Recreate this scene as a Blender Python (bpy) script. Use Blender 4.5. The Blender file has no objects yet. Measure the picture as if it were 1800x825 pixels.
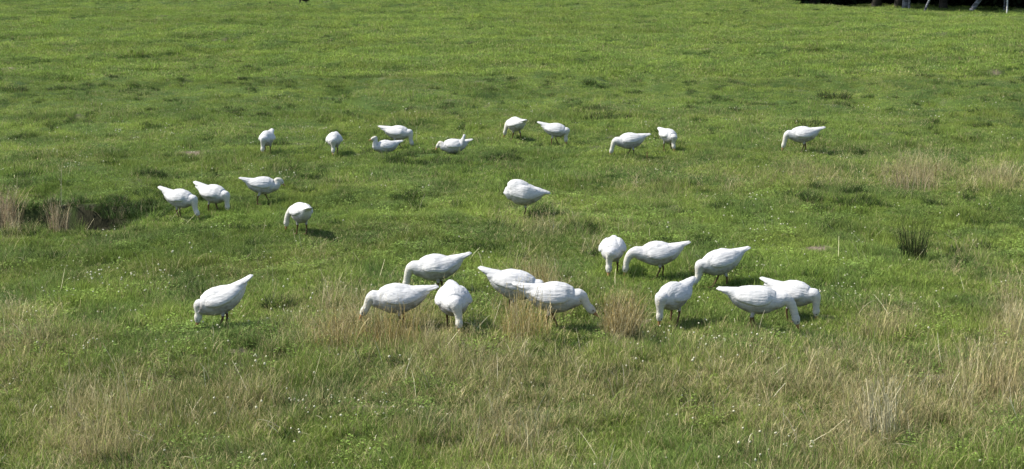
import bpy, bmesh, math, random
import numpy as np
from mathutils import Vector, Matrix, noise as mnoise

R = math.radians
C = bpy.context.scene
COL = C.collection

# ------------------------------------------------------------------ camera
F, HC, HZ = 3000.0, 4.37, -120.0          # focal length in px of an 1800 px wide frame, eye height, horizon row
PITCH = math.atan((412.5 - HZ) / F)
cam_d = bpy.data.cameras.new('camera')
cam = bpy.data.objects.new('camera', cam_d); COL.objects.link(cam)
cam_d.sensor_width = 36.0; cam_d.lens = F / 1800 * 36
cam_d.clip_start = 0.1; cam_d.clip_end = 2000
cam.location = (0, 0, HC); cam.rotation_euler = (math.pi / 2 - PITCH, 0, 0)
C.camera = cam

# ------------------------------------------------------------------ light
SUN_EL = 50.0
SUN_DIR = Vector((-1.0, 0.10, 0)).normalized()      # towards the sun, on the ground
w = bpy.data.worlds.new('World'); C.world = w; w.use_nodes = True
nt = w.node_tree
sky = nt.nodes.new('ShaderNodeTexSky'); sky.sky_type = 'NISHITA'; sky.sun_disc = False
sky.sun_elevation = R(SUN_EL); sky.sun_rotation = math.atan2(SUN_DIR.x, SUN_DIR.y)
sky.air_density = 1.0; sky.dust_density = 1.5
bg = nt.nodes['Background']; bg.inputs['Strength'].default_value = 0.11
nt.links.new(sky.outputs[0], bg.inputs[0])
sl = bpy.data.lights.new('sun', 'SUN'); sl.energy = 4.2; sl.angle = R(0.6); sl.color = (1.0, 0.95, 0.86)
so = bpy.data.objects.new('sun', sl); COL.objects.link(so)
sv = Vector((SUN_DIR.x * math.cos(R(SUN_EL)), SUN_DIR.y * math.cos(R(SUN_EL)), math.sin(R(SUN_EL))))
so.rotation_euler = sv.to_track_quat('Z', 'Y').to_euler(); so.location = (-20, 10, 30)
C.view_settings.view_transform = 'Standard'; C.view_settings.look = 'None'
C.view_settings.gamma = 1; C.view_settings.use_curve_mapping = False
C.view_settings.exposure = 0.92
C.cycles.max_bounces = 6; C.cycles.transparent_max_bounces = 4

# ------------------------------------------------------------------ helpers
rng = np.random.default_rng(7)
_tabs = {}
def vnoise(x, y, seed=0):
    """smooth value noise, 0..1"""
    if seed not in _tabs:
        _tabs[seed] = np.random.default_rng(100 + seed).random((256, 256))
    t = _tabs[seed]
    x = np.asarray(x, float); y = np.asarray(y, float)
    xi = np.floor(x).astype(int); yi = np.floor(y).astype(int)
    fx = x - xi; fy = y - yi
    fx = fx * fx * (3 - 2 * fx); fy = fy * fy * (3 - 2 * fy)
    a = t[xi & 255, yi & 255]; b = t[(xi + 1) & 255, yi & 255]
    c = t[xi & 255, (yi + 1) & 255]; d = t[(xi + 1) & 255, (yi + 1) & 255]
    return (a * (1 - fx) + b * fx) * (1 - fy) + (c * (1 - fx) + d * fx) * fy
def fbm(x, y, seed=0, o=3):
    s = 0; a = 1; n = 0
    for k in range(o):
        s = s + a * vnoise(x * 2 ** k, y * 2 ** k, seed + k); n += a; a *= .5
    return s / n
def sstep(a, b, x):
    t = np.clip((np.asarray(x, float) - a) / (b - a), 0, 1)
    return t * t * (3 - 2 * t)

def crest_s(x, y):
    """signed distance beyond the brow of the field, towards the wood"""
    nx, ny = 18.0, 8.4
    l = math.hypot(nx, ny)
    return ((x - 18.2) * nx + (y - 107.2) * ny) / l

def height(x, y):
    x = np.asarray(x, float); y = np.asarray(y, float)
    far = sstep(24, 50, y)
    h = .22 * (vnoise(x / 11 + 3, y / 15, 1) - .5) + (.07 + .06 * far) * (vnoise(x / 3.4, y / 4.2, 2) - .5)
    h = h + .10 * (vnoise(x / .9, y / 1.0, 3) - .5) + .045 * (vnoise(x / .33, y / .36, 4) - .5)
    m = sstep(.42, .62, vnoise(x / 2.3, y / 4.5, 6))
    n = fbm(x / 1.7, y / 3.2, 8, 2)
    h = h - (.05 + .13 * far) * m * sstep(.48, .53, n) + .03 * m
    n2 = fbm(x / .8 + 7, y / 1.3, 12, 2)
    h = h - (.03 + .07 * far) * sstep(.68, .74, n2)
    # ditch at the end of the bank
    xe = x + .5 * (vnoise(y / .8, x * 0 + 3, 20) - .5)
    wall = 27.35 + .45 * (vnoise(x / .7, x * 0, 21) - .5)
    prof = sstep(24.9, 26.4, y) * (1 - sstep(wall - .10, wall + .10, y))
    h = h - .66 * prof * (1 - sstep(-6.7, -5.4, xe))
    h = h - .12 * np.exp(-((y - 28.6 - .1 * x) / .22) ** 2) * sstep(-5, -3.6, x) * (1 - sstep(-2.8, -1.9, x))
    # brow, then the field falls to the shaded ground under the wood
    s = crest_s(x, y)
    h = h - .95 * (1 - .40 * sstep(21, 26, x)) * sstep(0, 4.5, s) - .012 * np.clip(s - 5, 0, 60)
    return h

def px_of(x, y, z=0.0):
    """row and column at which a ground point is seen from the road"""
    cp, sp = math.cos(PITCH), math.sin(PITCH)
    zz = z - HC
    d = y * cp - zz * sp
    u = y * sp + zz * cp
    return 900 + F * x / d, 412.5 - F * u / d

def ground_at(px, py):
    cp, sp = math.cos(PITCH), math.sin(PITCH)
    a = (px - 900) / F; b = -(py - 412.5) / F
    dx, dy, dz = a, cp + b * sp, -sp + b * cp
    z = 0.0
    for _ in range(40):
        t = (z - HC) / dz
        z = .5 * z + .5 * float(height(dx * t, dy * t))
    t = (z - HC) / dz
    return dx * t, dy * t, z

def mesh_obj(name, verts, faces, mats, parent=None, smooth=True, fmat=None, link=True):
    me = bpy.data.meshes.new(name)
    me.from_pydata([tuple(v) for v in verts], [], [tuple(f) for f in faces])
    for m in (mats if isinstance(mats, (list, tuple)) else [mats]): me.materials.append(m)
    if smooth: me.polygons.foreach_set('use_smooth', [True] * len(me.polygons))
    if fmat is not None: me.polygons.foreach_set('material_index', fmat)
    o = bpy.data.objects.new(name, me)
    if link: COL.objects.link(o)
    if parent: o.parent = parent
    return o
def tag(o, label=None, cat=None, group=None, kind=None):
    if label: o['label'] = label
    if cat: o['category'] = cat
    if group: o['group'] = group
    if kind: o['kind'] = kind
    return o
def empty(name, loc, rz=0):
    o = bpy.data.objects.new(name, None); COL.objects.link(o)
    o.location = loc; o.rotation_euler = (0, 0, rz); o.empty_display_size = .1
    return o

# ------------------------------------------------------------------ materials
def new_mat(name, rough=.8, spec=.2):
    m = bpy.data.materials.new(name); m.use_nodes = True
    p = m.node_tree.nodes['Principled BSDF']
    p.inputs['Roughness'].default_value = rough
    p.inputs['Specular IOR Level'].default_value = spec
    return m, m.node_tree, p
def N(nt, t, **kw):
    n = nt.nodes.new(t)
    for k, v in kw.items(): setattr(n, k, v)
    return n
def mixc(nt, fac, a, b, blend='MIX'):
    n = nt.nodes.new('ShaderNodeMix'); n.data_type = 'RGBA'; n.blend_type = blend
    for sock, v in ((n.inputs[0], fac), (n.inputs[6], a), (n.inputs[7], b)):
        if isinstance(v, (tuple, list)): sock.default_value = (*v, 1) if len(v) == 3 else v
        elif isinstance(v, (int, float)): sock.default_value = v
        else: nt.links.new(v, sock)
    return n.outputs[2]
def ramp(nt, fac, stops):
    n = nt.nodes.new('ShaderNodeValToRGB')
    while len(n.color_ramp.elements) < len(stops): n.color_ramp.elements.new(.5)
    for e, (p, c) in zip(n.color_ramp.elements, stops):
        e.position = p; e.color = (c, c, c, 1) if isinstance(c, (int, float)) else (*c, 1)
    nt.links.new(fac, n.inputs[0])
    return n.outputs[0]
def world_noise(nt, scale, detail=2, yscale=1.0):
    g = N(nt, 'ShaderNodeNewGeometry'); mp = N(nt, 'ShaderNodeMapping')
    mp.inputs['Scale'].default_value = (1, yscale, 0)
    nt.links.new(g.outputs['Position'], mp.inputs[0])
    n = N(nt, 'ShaderNodeTexNoise'); n.inputs['Scale'].default_value = scale; n.inputs['Detail'].default_value = detail
    nt.links.new(mp.outputs[0], n.inputs['Vector'])
    return n.outputs['Fac']

def field_tint(nt, A, B, C_):
    """three greens of the sward, drifting over the field"""
    a = ramp(nt, world_noise(nt, .22, 3, .8), [(.38, 0.), (.62, 1.)])
    b = ramp(nt, world_noise(nt, .9, 3, .7), [(.42, 0.), (.66, 1.)])
    return mixc(nt, b, mixc(nt, a, A, B), C_)

def leaf_mat(name, A, B, C_, dryc, transl=.28, rough=.65, spec=.10, fixed_dry=0.0):
    m, nt, p = new_mat(name, rough, spec)
    att = N(nt, 'ShaderNodeAttribute'); att.attribute_name = 'rnd'
    col = field_tint(nt, A, B, C_)
    band = ramp(nt, world_noise(nt, .11, 3, 3.2), [(.36, .80), (.64, 1.14)])
    col = mixc(nt, 1.0, col, band, 'MULTIPLY')
    # single blades differ a little
    var = N(nt, 'ShaderNodeMapRange'); var.inputs['To Min'].default_value = .40; var.inputs['To Max'].default_value = 1.60
    nt.links.new(att.outputs['Fac'], var.inputs[0])
    hsv = N(nt, 'ShaderNodeHueSaturation'); nt.links.new(col, hsv.inputs['Color']); nt.links.new(var.outputs[0], hsv.inputs['Value'])
    col = hsv.outputs[0]
    att2 = N(nt, 'ShaderNodeAttribute'); att2.attribute_name = 'dryb'
    inst = N(nt, 'ShaderNodeAttribute'); inst.attribute_type = 'INSTANCER'; inst.attribute_name = 'dry'
    lt = N(nt, 'ShaderNodeMath', operation='LESS_THAN'); nt.links.new(att2.outputs['Fac'], lt.inputs[0])
    ad = N(nt, 'ShaderNodeMath', operation='ADD'); nt.links.new(inst.outputs['Fac'], ad.inputs[0]); ad.inputs[1].default_value = fixed_dry
    nt.links.new(ad.outputs[0], lt.inputs[1])
    dv = N(nt, 'ShaderNodeHueSaturation'); dv.inputs['Color'].default_value = (*dryc, 1); nt.links.new(var.outputs[0], dv.inputs['Value'])
    col = mixc(nt, lt.outputs[0], col, dv.outputs[0])
    nt.links.new(col, p.inputs['Base Color'])
    tr = N(nt, 'ShaderNodeBsdfTranslucent'); nt.links.new(col, tr.inputs[0])
    ms = N(nt, 'ShaderNodeMixShader'); ms.inputs[0].default_value = transl
    nt.links.new(p.outputs[0], ms.inputs[1]); nt.links.new(tr.outputs[0], ms.inputs[2])
    nt.links.new(ms.outputs[0], nt.nodes['Material Output'].inputs[0])
    return m

GA, GB, GC = (.182, .256, .052), (.240, .305, .064), (.145, .213, .056)
DRY = (.39, .335, .17)
M_grass = leaf_mat('grass_blade', GA, GB, GC, DRY)
M_gfar = leaf_mat('upper_blade', (.205, .290, .055), (.265, .345, .068), (.160, .240, .060), DRY)
M_rush = leaf_mat('rush_blade', (.030, .045, .016), (.036, .052, .018), (.026, .038, .014), (.14, .12, .06), fixed_dry=.12)
M_tuss = leaf_mat('tussock_blade', (.055, .095, .025), (.06, .10, .028), (.045, .08, .022), (.22, .19, .12), fixed_dry=.15)
M_clover = leaf_mat('clover_leaf', (.165, .25, .05), (.21, .29, .06), (.14, .21, .05), DRY)
M_hollow = leaf_mat('hollow_blade', (.048, .085, .018), (.058, .10, .020), (.040, .07, .016), (.2, .17, .1))
M_dry = leaf_mat('dry_stem', (.35, .30, .14), (.42, .365, .18), (.31, .25, .13), (.52, .45, .27), transl=.2, rough=.7, spec=.1)
M_brown = leaf_mat('brown_stem', (.30, .23, .085), (.36, .28, .11), (.26, .20, .078), (.44, .36, .20), transl=.2, rough=.7, spec=.1, fixed_dry=.3)
M_pink = leaf_mat('pink_stem', (.31, .225, .14), (.36, .27, .165), (.27, .20, .12), (.44, .37, .24), transl=.2, rough=.7, spec=.1, fixed_dry=.3)
M_straw = leaf_mat('straw', (.46, .42, .26), (.52, .47, .31), (.42, .38, .24), (.6, .55, .4), transl=.1, rough=.6)
M_weed = leaf_mat('weed_stalk', (.10, .085, .035), (.12, .09, .04), (.08, .07, .03), (.2, .12, .06), transl=.1, fixed_dry=.3)

def m_simple(name, c, rough=.8, spec=.2):
    m, nt, p = new_mat(name, rough, spec); p.inputs['Base Color'].default_value = (*c, 1); return m
M_flower = m_simple('clover_flower', (.54, .52, .37), .9, .1)

M_ground, nt, p = new_mat('meadow_soil', .95, .1)
g = field_tint(nt, (.055, .088, .02), (.07, .105, .022), (.045, .075, .018))
fine = ramp(nt, world_noise(nt, 22, 4), [(.3, (.6, .6, .55)), (.7, (1.25, 1.25, 1.2))])
g = mixc(nt, 1.0, g, fine, 'MULTIPLY')
att = N(nt, 'ShaderNodeAttribute'); att.attribute_name = 'soil'
soil = ramp(nt, world_noise(nt, 30, 4), [(.3, (.05, .042, .032)), (.7, (.23, .19, .13))])
wet = N(nt, 'ShaderNodeAttribute'); wet.attribute_name = 'wet'
soil = mixc(nt, wet.outputs['Fac'], soil, (.026, .026, .014))
nt.links.new(mixc(nt, att.outputs['Fac'], g, soil), p.inputs['Base Color'])
b = N(nt, 'ShaderNodeBump'); b.inputs['Strength'].default_value = .8; b.inputs['Distance'].default_value = .03
nt.links.new(world_noise(nt, 25, 4), b.inputs['Height']); nt.links.new(b.outputs[0], p.inputs['Normal'])

# ------------------------------------------------------------------ ground
def in_px(px, py, zones):
    v = 0
    for cx, cy, rx, ry, wt in zones:
        v = v + wt * np.exp(-(((px - cx) / rx) ** 2 + ((py - cy) / ry) ** 2))
    return v
SOIL = [(655, 720, 46, 7, 1.3), (690, 727, 30, 4, 1.0), (412, 619, 24, 6, 1.2), (1440, 437, 26, 5, 1.3), (1556, 433, 18, 4, 1.2),
        (1128, 566, 22, 5, 1.2), (602, 41, 12, 3, 1.1), (338, 271, 26, 5, 1.2), (1746, 127, 16, 4, 1.2), (12, 122, 16, 4, 1.1),
        (157, 131, 12, 3, 1.1), (395, 70, 22, 2.5, .9), (1445, 560, 26, 10, .8), (1640, 665, 60, 12, .6), (1240, 88, 14, 3, .8)]
def soil_mask(x, y):
    px, py = px_of(x, y, height(x, y))
    n = fbm(x / .35, y / .5, 30, 3)
    s = in_px(px, py, SOIL)
    s = sstep(.32, .5, s * (.55 + .9 * n))
    s2 = sstep(.78, .84, fbm(x / .55 + 40, y / .8, 34, 2)) * .4
    ditch = (1 - sstep(-6.6, -5.6, x)) * sstep(26.4, 26.8, y) * (1 - sstep(27.45, 27.75, y)) * sstep(.20, .4, n)
    return np.clip(s + s2 + ditch, 0, 1)

def rows():
    d = [1.5]
    while d[-1] < 520:
        r = .012 if d[-1] < 11 else .0034 if d[-1] < 40 else .0046 if d[-1] < 135 else .03
        d.append(d[-1] * (1 + r))
    return np.array(d)
def cols():
    s = [0.0]
    while s[-1] < 2.2:
        s.append(s[-1] + (.0034 if s[-1] < .37 else .0034 + (s[-1] - .37) * .12))
    s = np.array(s); return np.concatenate([-s[:0:-1], s])
dd, ss = rows(), cols()
X = (dd[:, None] + 3) * ss[None, :]; Y = np.repeat(dd[:, None], len(ss), 1)
Z = height(X, Y)
nr, nc = X.shape
idx = np.arange(nr * nc).reshape(nr, nc)
quads = np.stack([idx[:-1, :-1], idx[:-1, 1:], idx[1:, 1:], idx[1:, :-1]], -1).reshape(-1, 4)
me = bpy.data.meshes.new('ground')
me.vertices.add(nr * nc); me.vertices.foreach_set('co', np.stack([X, Y, Z], -1).ravel())
me.loops.add(quads.size); me.loops.foreach_set('vertex_index', quads.ravel())
me.polygons.add(len(quads)); me.polygons.foreach_set('loop_start', np.arange(len(quads)) * 4)
me.polygons.foreach_set('use_smooth', np.ones(len(quads), bool))
me.update(calc_edges=True); me.materials.append(M_ground)
a = me.attributes.new('soil', 'FLOAT', 'POINT'); a.data.foreach_set('value', soil_mask(X, Y).ravel())
a = me.attributes.new('wet', 'FLOAT', 'POINT'); a.data.foreach_set('value', ((1 - sstep(-5.6, -5.2, X)) * sstep(25.6, 26, Y) * (1 - sstep(27.7, 27.9, Y))).ravel())
ground = bpy.data.objects.new('ground', me); COL.objects.link(ground)
tag(ground, 'uneven green meadow with hollows, a ditch and bare patches', kind='structure')

# ------------------------------------------------------------------ grass prototypes (instanced as stuff)
class Tuft:
    def __init__(s): s.v, s.f, s.r, s.d = [], [], [], []
    def blade(s, base, az, lean, h, wd, curve=.5, seg=3, tipw=.1, rnd=None, dry=None):
        rnd = random.random() if rnd is None else rnd; dry = random.random() if dry is None else dry
        dx, dy = math.cos(az), math.sin(az)
        fa = random.random() * math.pi; sx, sy = math.cos(fa), math.sin(fa)
        n0 = len(s.v)
        x, y, z = base; ang = lean
        for k in range(seg + 1):
            t = k / seg; ww = wd * .5 * ((1 - t) ** .6 * (1 - tipw) + tipw) if k else wd * .4
            s.v += [(x - sx * ww, y - sy * ww, z), (x + sx * ww, y + sy * ww, z)]
            s.r += [rnd, rnd]; s.d += [dry, dry]
            l = h / seg
            x += dx * math.sin(ang) * l; y += dy * math.sin(ang) * l; z += math.cos(ang) * l
            ang += curve / seg * (1 + .6 * t)
        for k in range(seg):
            i = n0 + 2 * k; s.f.append((i, i + 1, i + 3, i + 2))
        return x, y, z
    def leaf(s, p, az, tilt, l, wd, rnd, dry):
        dx, dy, dz = math.cos(az) * math.cos(tilt), math.sin(az) * math.cos(tilt), math.sin(tilt)
        px_, py_ = -math.sin(az), math.cos(az); n0 = len(s.v)
        for t, ww in ((0, .15), (.35, 1), (.75, .85), (1, .2)):
            q = (p[0] + dx * l * t, p[1] + dy * l * t, p[2] + dz * l * t - .12 * l * t * t)
            s.v += [(q[0] - px_ * wd * ww * .5, q[1] - py_ * wd * ww * .5, q[2]), (q[0] + px_ * wd * ww * .5, q[1] + py_ * wd * ww * .5, q[2])]
            s.r += [rnd] * 2; s.d += [dry] * 2
        for k in range(3):
            i = n0 + 2 * k; s.f.append((i, i + 1, i + 3, i + 2))
    def build(s, name, m, link=False, parent=None):
        o = mesh_obj(name, s.v, s.f, m, smooth=False, link=link, parent=parent)
        for nm, vals in (('rnd', s.r), ('dryb', s.d)):
            a = o.data.attributes.new(nm, 'FLOAT', 'POINT'); a.data.foreach_set('value', vals)
        return o

random.seed(3)
def rdisk(r):
    a = random.random() * 2 * math.pi; q = r * math.sqrt(random.random()); return q * math.cos(a), q * math.sin(a)
def sward(n, rad, h0, h1, wd, lean=.5, curve=.8, seg=3):
    t = Tuft()
    for _ in range(n):
        x, y = rdisk(rad)
        t.blade((x, y, -.015), random.random() * 6.283, random.random() * lean, random.uniform(h0, h1), wd * random.uniform(.7, 1.3), random.uniform(.2, curve), seg)
    return t
def lib(name, objs):
    c = bpy.data.collections.new(name)
    for o in objs: c.objects.link(o)
    return c
L_near = lib('sward_near', [sward(44, .085, .035, .10, .0052, .6, 1.3).build('blade_near', M_grass) for _ in range(7)])
L_mid = lib('sward_mid', [sward(60, .17, .04, .105, .0075, .6, 1.2, 2).build('blade_mid', M_grass) for _ in range(6)])
L_far = lib('sward_far', [sward(90, .36, .05, .115, .014, .7, 1.0, 2).build('blade_far', M_gfar) for _ in range(6)])
L_long = lib('sward_long', [sward(34, .07, .10, .24, .0042, .45, 1.5, 4).build('blade_long', M_grass) for _ in range(6)])
L_hollow = lib('sward_hollow', [sward(70, .12, .06, .17, .008, .8, 1.5, 3).build('blade_hollow', M_hollow) for _ in range(5)])
def clover():
    t = Tuft()
    for _ in range(26):
        x, y = rdisk(.12); h = random.uniform(.025, .07); a0 = random.random() * 6.28; r = random.random()
        for k in range(3):
            t.leaf((x, y, h), a0 + k * 2.094, random.uniform(-.2, .35),   .012 * random.uniform(.8, 1.3), .011, r, 1.0)
    return t
L_clover = lib('clover_leaves', [clover().build('clover_leaf', M_clover) for _ in range(4)])
def dry_tuft(n, rad, h0, h1):
    t = Tuft()
    for _ in range(n):
        x, y = rdisk(rad); az = random.random() * 6.28; h = random.uniform(h0, h1)
        cv = random.uniform(.05, .5) if random.random() < .85 else random.uniform(.8, 1.8)
        r = random.random(); dr = random.random()
        tip = t.blade((x, y, -.01), az, random.random() * .28, h, .0034, cv, 5, .7, r, dr)
        if random.random() < .75:      # loose panicle
            for k in range(random.randint(5, 9)):
                q = random.uniform(-.09, .015)
                t.blade((tip[0] + random.gauss(0, .004), tip[1] + random.gauss(0, .004), tip[2] + q), random.random() * 6.28, random.uniform(.2, .8), random.uniform(.015, .04), .0032, .2, 1, .6, r, dr)
    for _ in range(n // 2):
        x, y = rdisk(rad); t.blade((x, y, -.01), random.random() * 6.28, random.random() * .6, random.uniform(.1, .24), .0038, random.uniform(.5, 1.8), 4)
    return t
L_dry = lib('dry_stems', [dry_tuft(13, .11, .20, .46).build('dry_stem', M_dry) for _ in range(7)])
def straw():
    t = Tuft()
    for _ in range(random.choice((1, 1, 2))):
        x, y = rdisk(.05); t.blade((x, y, .0), random.random() * 6.28, random.uniform(.1, 1.15), random.uniform(.08, .30), random.uniform(.003, .0055), random.uniform(-.2, 1.5), 5, .6)
    return t
L_straw = lib('straws', [straw().build('straw', M_straw) for _ in range(12)])

def ico(center, r, sub=1):
    bm = bmesh.new(); bmesh.ops.create_icosphere(bm, subdivisions=sub, radius=r)
    v = [(q.co.x + center[0], q.co.y + center[1], q.co.z + center[2]) for q in bm.verts]
    bm.verts.index_update(); f = [[q.index for q in p.verts] for p in bm.faces]; bm.free(); return v, f
def flower(n):
    vs, fs = [], []
    for _ in range(n):
        x, y = (0, 0) if n == 1 else rdisk(.16)
        v, f = ico((x, y, random.uniform(.06, .105)), random.uniform(.008, .0125)); k = len(vs)
        vs += v; fs += [[i + k for i in q] for q in f]
        k = len(vs); vs += [(x - .001, y, 0), (x + .001, y, 0), (x, y, .07)]; fs.append([k, k + 1, k + 2])
    return mesh_obj('flower', vs, fs, M_flower, link=False)
L_flower = lib('flowers', [flower(n) for n in (1, 1, 1, 2, 3)])

def scatter(name, pts, rots, scl, pick, dry, lib_, mat, label):
    me = bpy.data.meshes.new(name); n = len(pts)
    me.vertices.add(n); me.vertices.foreach_set('co', np.asarray(pts, float).ravel())
    for nm, ty, fld, val in (('rot', 'FLOAT_VECTOR', 'vector', rots), ('scl', 'FLOAT_VECTOR', 'vector', scl), ('pick', 'INT', 'value', pick), ('dry', 'FLOAT', 'value', dry)):
        a = me.attributes.new(nm, ty, 'POINT'); a.data.foreach_set(fld, np.asarray(val).ravel())
    me.materials.append(mat)
    o = bpy.data.objects.new(name, me); COL.objects.link(o)
    ng = bpy.data.node_groups.new(name, 'GeometryNodeTree')
    ng.interface.new_socket('Geometry', in_out='INPUT', socket_type='NodeSocketGeometry')
    ng.interface.new_socket('Geometry', in_out='OUTPUT', socket_type='NodeSocketGeometry')
    gi = ng.nodes.new('NodeGroupInput'); go = ng.nodes.new('NodeGroupOutput')
    iop = ng.nodes.new('GeometryNodeInstanceOnPoints'); ci = ng.nodes.new('GeometryNodeCollectionInfo')
    ci.inputs['Collection'].default_value = lib_; ci.inputs['Separate Children'].default_value = True; ci.inputs['Reset Children'].default_value = True
    ng.links.new(gi.outputs[0], iop.inputs['Points']); ng.links.new(ci.outputs[0], iop.inputs['Instance'])
    iop.inputs['Pick Instance'].default_value = True
    for nm, ty, sock in (('rot', 'FLOAT_VECTOR', 'Rotation'), ('scl', 'FLOAT_VECTOR', 'Scale'), ('pick', 'INT', 'Instance Index')):
        na = ng.nodes.new('GeometryNodeInputNamedAttribute'); na.data_type = ty; na.inputs['Name'].default_value = nm
        ng.links.new(na.outputs['Attribute'], iop.inputs[sock])
    ng.links.new(iop.outputs[0], go.inputs[0])
    md = o.modifiers.new('scatter', 'NODES'); md.node_group = ng
    tag(o, label, kind='stuff')
    return o

DRYZ = [(40, 575, 70, 45, .8), (170, 775, 80, 60, 1.0), (250, 720, 60, 50, .5), (420, 720, 55, 50, .6), (600, 565, 75, 42, 1.2), (640, 600, 110, 40, .45),
        (720, 560, 60, 40, .6), (770, 590, 60, 40, .6), (820, 650, 110, 50, .5), (945, 530, 62, 50, 1.25), (940, 470, 45, 30, .5), (905, 600, 60, 30, .5), (1095, 565, 34, 34, 2.0), (900, 775, 100, 50, .8),
        (1000, 670, 140, 45, .4), (1300, 690, 120, 55, .7), (1540, 740, 90, 75, 1.2), (1440, 780, 80, 60, .6), (1560, 565, 62, 28, 1.1), (1775, 600, 36, 80, 1.9), (1690, 710, 80, 70, 1.0),
        (1480, 640, 90, 45, .4), (1610, 308, 58, 26, 1.3), (1750, 318, 50, 26, 1.1), (1450, 312, 90, 22, .8), (1300, 325, 60, 18, .5),
        (12, 385, 20, 34, 2.2), (50, 392, 24, 20, 1.3), (105, 385, 20, 18, 1.8), (150, 395, 50, 12, .5), (940, 402, 46, 24, .7), (870, 390, 30, 16, .4), (1720, 470, 60, 30, .5),
        (1060, 440, 40, 25, .3), (590, 320, 25, 12, .4), (1150, 335, 110, 35, .3), (1060, 400, 140, 26, .35), (1230, 480, 60, 20, .3), (760, 410, 90, 20, .25), (420, 480, 60, 15, .2), (1600, 140, 140, 20, .1), (1500, 6, 60, 5, 1.0), (560, 460, 60, 25, .3)]
def dryness(px, py, x, y):
    v = in_px(px, py, DRYZ)
    fg = sstep(545, 690, py) * (.11 + .28 * sstep(.45, .68, fbm(x / .8, y / 1.3, 50, 2)))
    return v * (.45 + .9 * fbm(x / .5, y / .7, 54, 2)) + fg

def field_points(d0, d1, dens, keep=None, pad=1.2, slope=.335):
    """random points of a given density per m2 over the part of the meadow between two distances"""
    n = int((slope * (d0 + d1) + 2 * pad) * (d1 - d0) * dens)
    # widths grow with distance
    w0, w1 = slope * d0 + pad, slope * d1 + pad
    u = rng.random(n)
    y = d0 + (-w0 + np.sqrt(w0 * w0 + u * (w1 * w1 - w0 * w0))) / (w1 - w0) * (d1 - d0)
    x = (rng.random(n) * 2 - 1) * (slope * y + pad)
    return x, y
SIT = []       # (x, y, radius) of sitting birds: no grass grows through them
def make_layer(name, ranges, lib_, nlib, mat, label, prob=None, s0=.8, s1=1.25, tilt=.15, soilcut=True, extra=None, zlift=0.0, dryfn=None):
    xs, ys = [], []
    for d0, d1, dens in ranges:
        x, y = field_points(d0, d1, dens); xs.append(x); ys.append(y)
    x = np.concatenate(xs); y = np.concatenate(ys)
    z = height(x, y); px, py = px_of(x, y, z)
    k = np.ones(len(x), bool)
    if soilcut: k &= rng.random(len(x)) > soil_mask(x, y) * .85
    if prob is not None: k &= rng.random(len(x)) < prob(px, py, x, y)
    for sx, sy, sr in SIT: k &= (x - sx) ** 2 + (y - sy) ** 2 > sr * sr
    x, y, z, px, py = x[k], y[k], z[k], px[k], py[k]; n = len(x)
    sc = rng.uniform(s0, s1, n)
    zs = sc * (.75 + .6 * vnoise(x / .7, y / .9, 60))
    if extra is not None: zs = zs * extra(px, py, x, y)
    rot = np.stack([rng.normal(0, tilt, n), rng.normal(0, tilt, n), rng.random(n) * 6.283], -1)
    dr = (dryfn or (lambda a, b, c, d: np.clip(.05 + .09 * sstep(430, 640, b) + .10 * sstep(.5, .7, fbm(c / 1.2, d / 2.0, 44, 2)) + .5 * dryness(a, b, c, d), 0, .7)))(px, py, x, y)
    print(name, n)
    return scatter(name, np.stack([x, y, z + zlift], -1), rot, np.stack([sc, sc, zs], -1), rng.integers(0, nlib, n).astype(np.int32), dr, lib_, mat, label)

# ------------------------------------------------------------------ geese
def m_feather(name, base, cream, dirt_shade):
    m, nt, p = new_mat(name, .75, .15)
    def at(n):
        a = N(nt, 'ShaderNodeAttribute'); a.attribute_name = n; return a.outputs['Fac']
    tc = N(nt, 'ShaderNodeTexCoord')
    n1 = N(nt, 'ShaderNodeTexNoise'); n1.inputs['Scale'].default_value = 14; n1.inputs['Detail'].default_value = 4
    nt.links.new(tc.outputs['Object'], n1.inputs['Vector'])
    mp = N(nt, 'ShaderNodeMapping'); mp.inputs['Scale'].default_value = (9, 34, 34)
    nt.links.new(tc.outputs['Object'], mp.inputs[0])
    n2 = N(nt, 'ShaderNodeTexNoise'); n2.inputs['Scale'].default_value = 1.2; n2.inputs['Detail'].default_value = 3; n2.inputs['Distortion'].default_value = .6
    nt.links.new(mp.outputs[0], n2.inputs['Vector'])
    c = mixc(nt, at('cream'), base, cream)
    mul = N(nt, 'ShaderNodeMath', operation='MULTIPLY'); nt.links.new(at('dirt_shade'), mul.inputs[0])
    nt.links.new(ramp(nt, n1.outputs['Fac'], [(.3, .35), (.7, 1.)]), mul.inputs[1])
    c = mixc(nt, mul.outputs[0], c, dirt_shade)
    # darker grey streaks drawn out along the plumage
    st = ramp(nt, n2.outputs['Fac'], [(.48, 0.), (.66, .45)])
    c = mixc(nt, st, c, tuple(.62 * q for q in base))
    nt.links.new(c, p.inputs['Base Color'])
    b = N(nt, 'ShaderNodeBump'); b.inputs['Strength'].default_value = .55; b.inputs['Distance'].default_value = .012
    nt.links.new(n2.outputs['Fac'], b.inputs['Height']); nt.links.new(b.outputs[0], p.inputs['Normal'])
    return m
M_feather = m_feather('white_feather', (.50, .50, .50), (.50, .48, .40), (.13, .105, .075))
M_dfeather = m_feather('dark_feather', (.035, .033, .03), (.03, .028, .025), (.03, .028, .02))
M_leg = m_simple('goose_leg', (.095, .052, .026), .6)
M_beak = m_simple('goose_beak', (.34, .19, .08), .55, .3)
M_dbeak = m_simple('dark_beak', (.03, .03, .03), .45, .4)
M_eye = m_simple('goose_eye', (.015, .015, .02), .2, .6)

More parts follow.
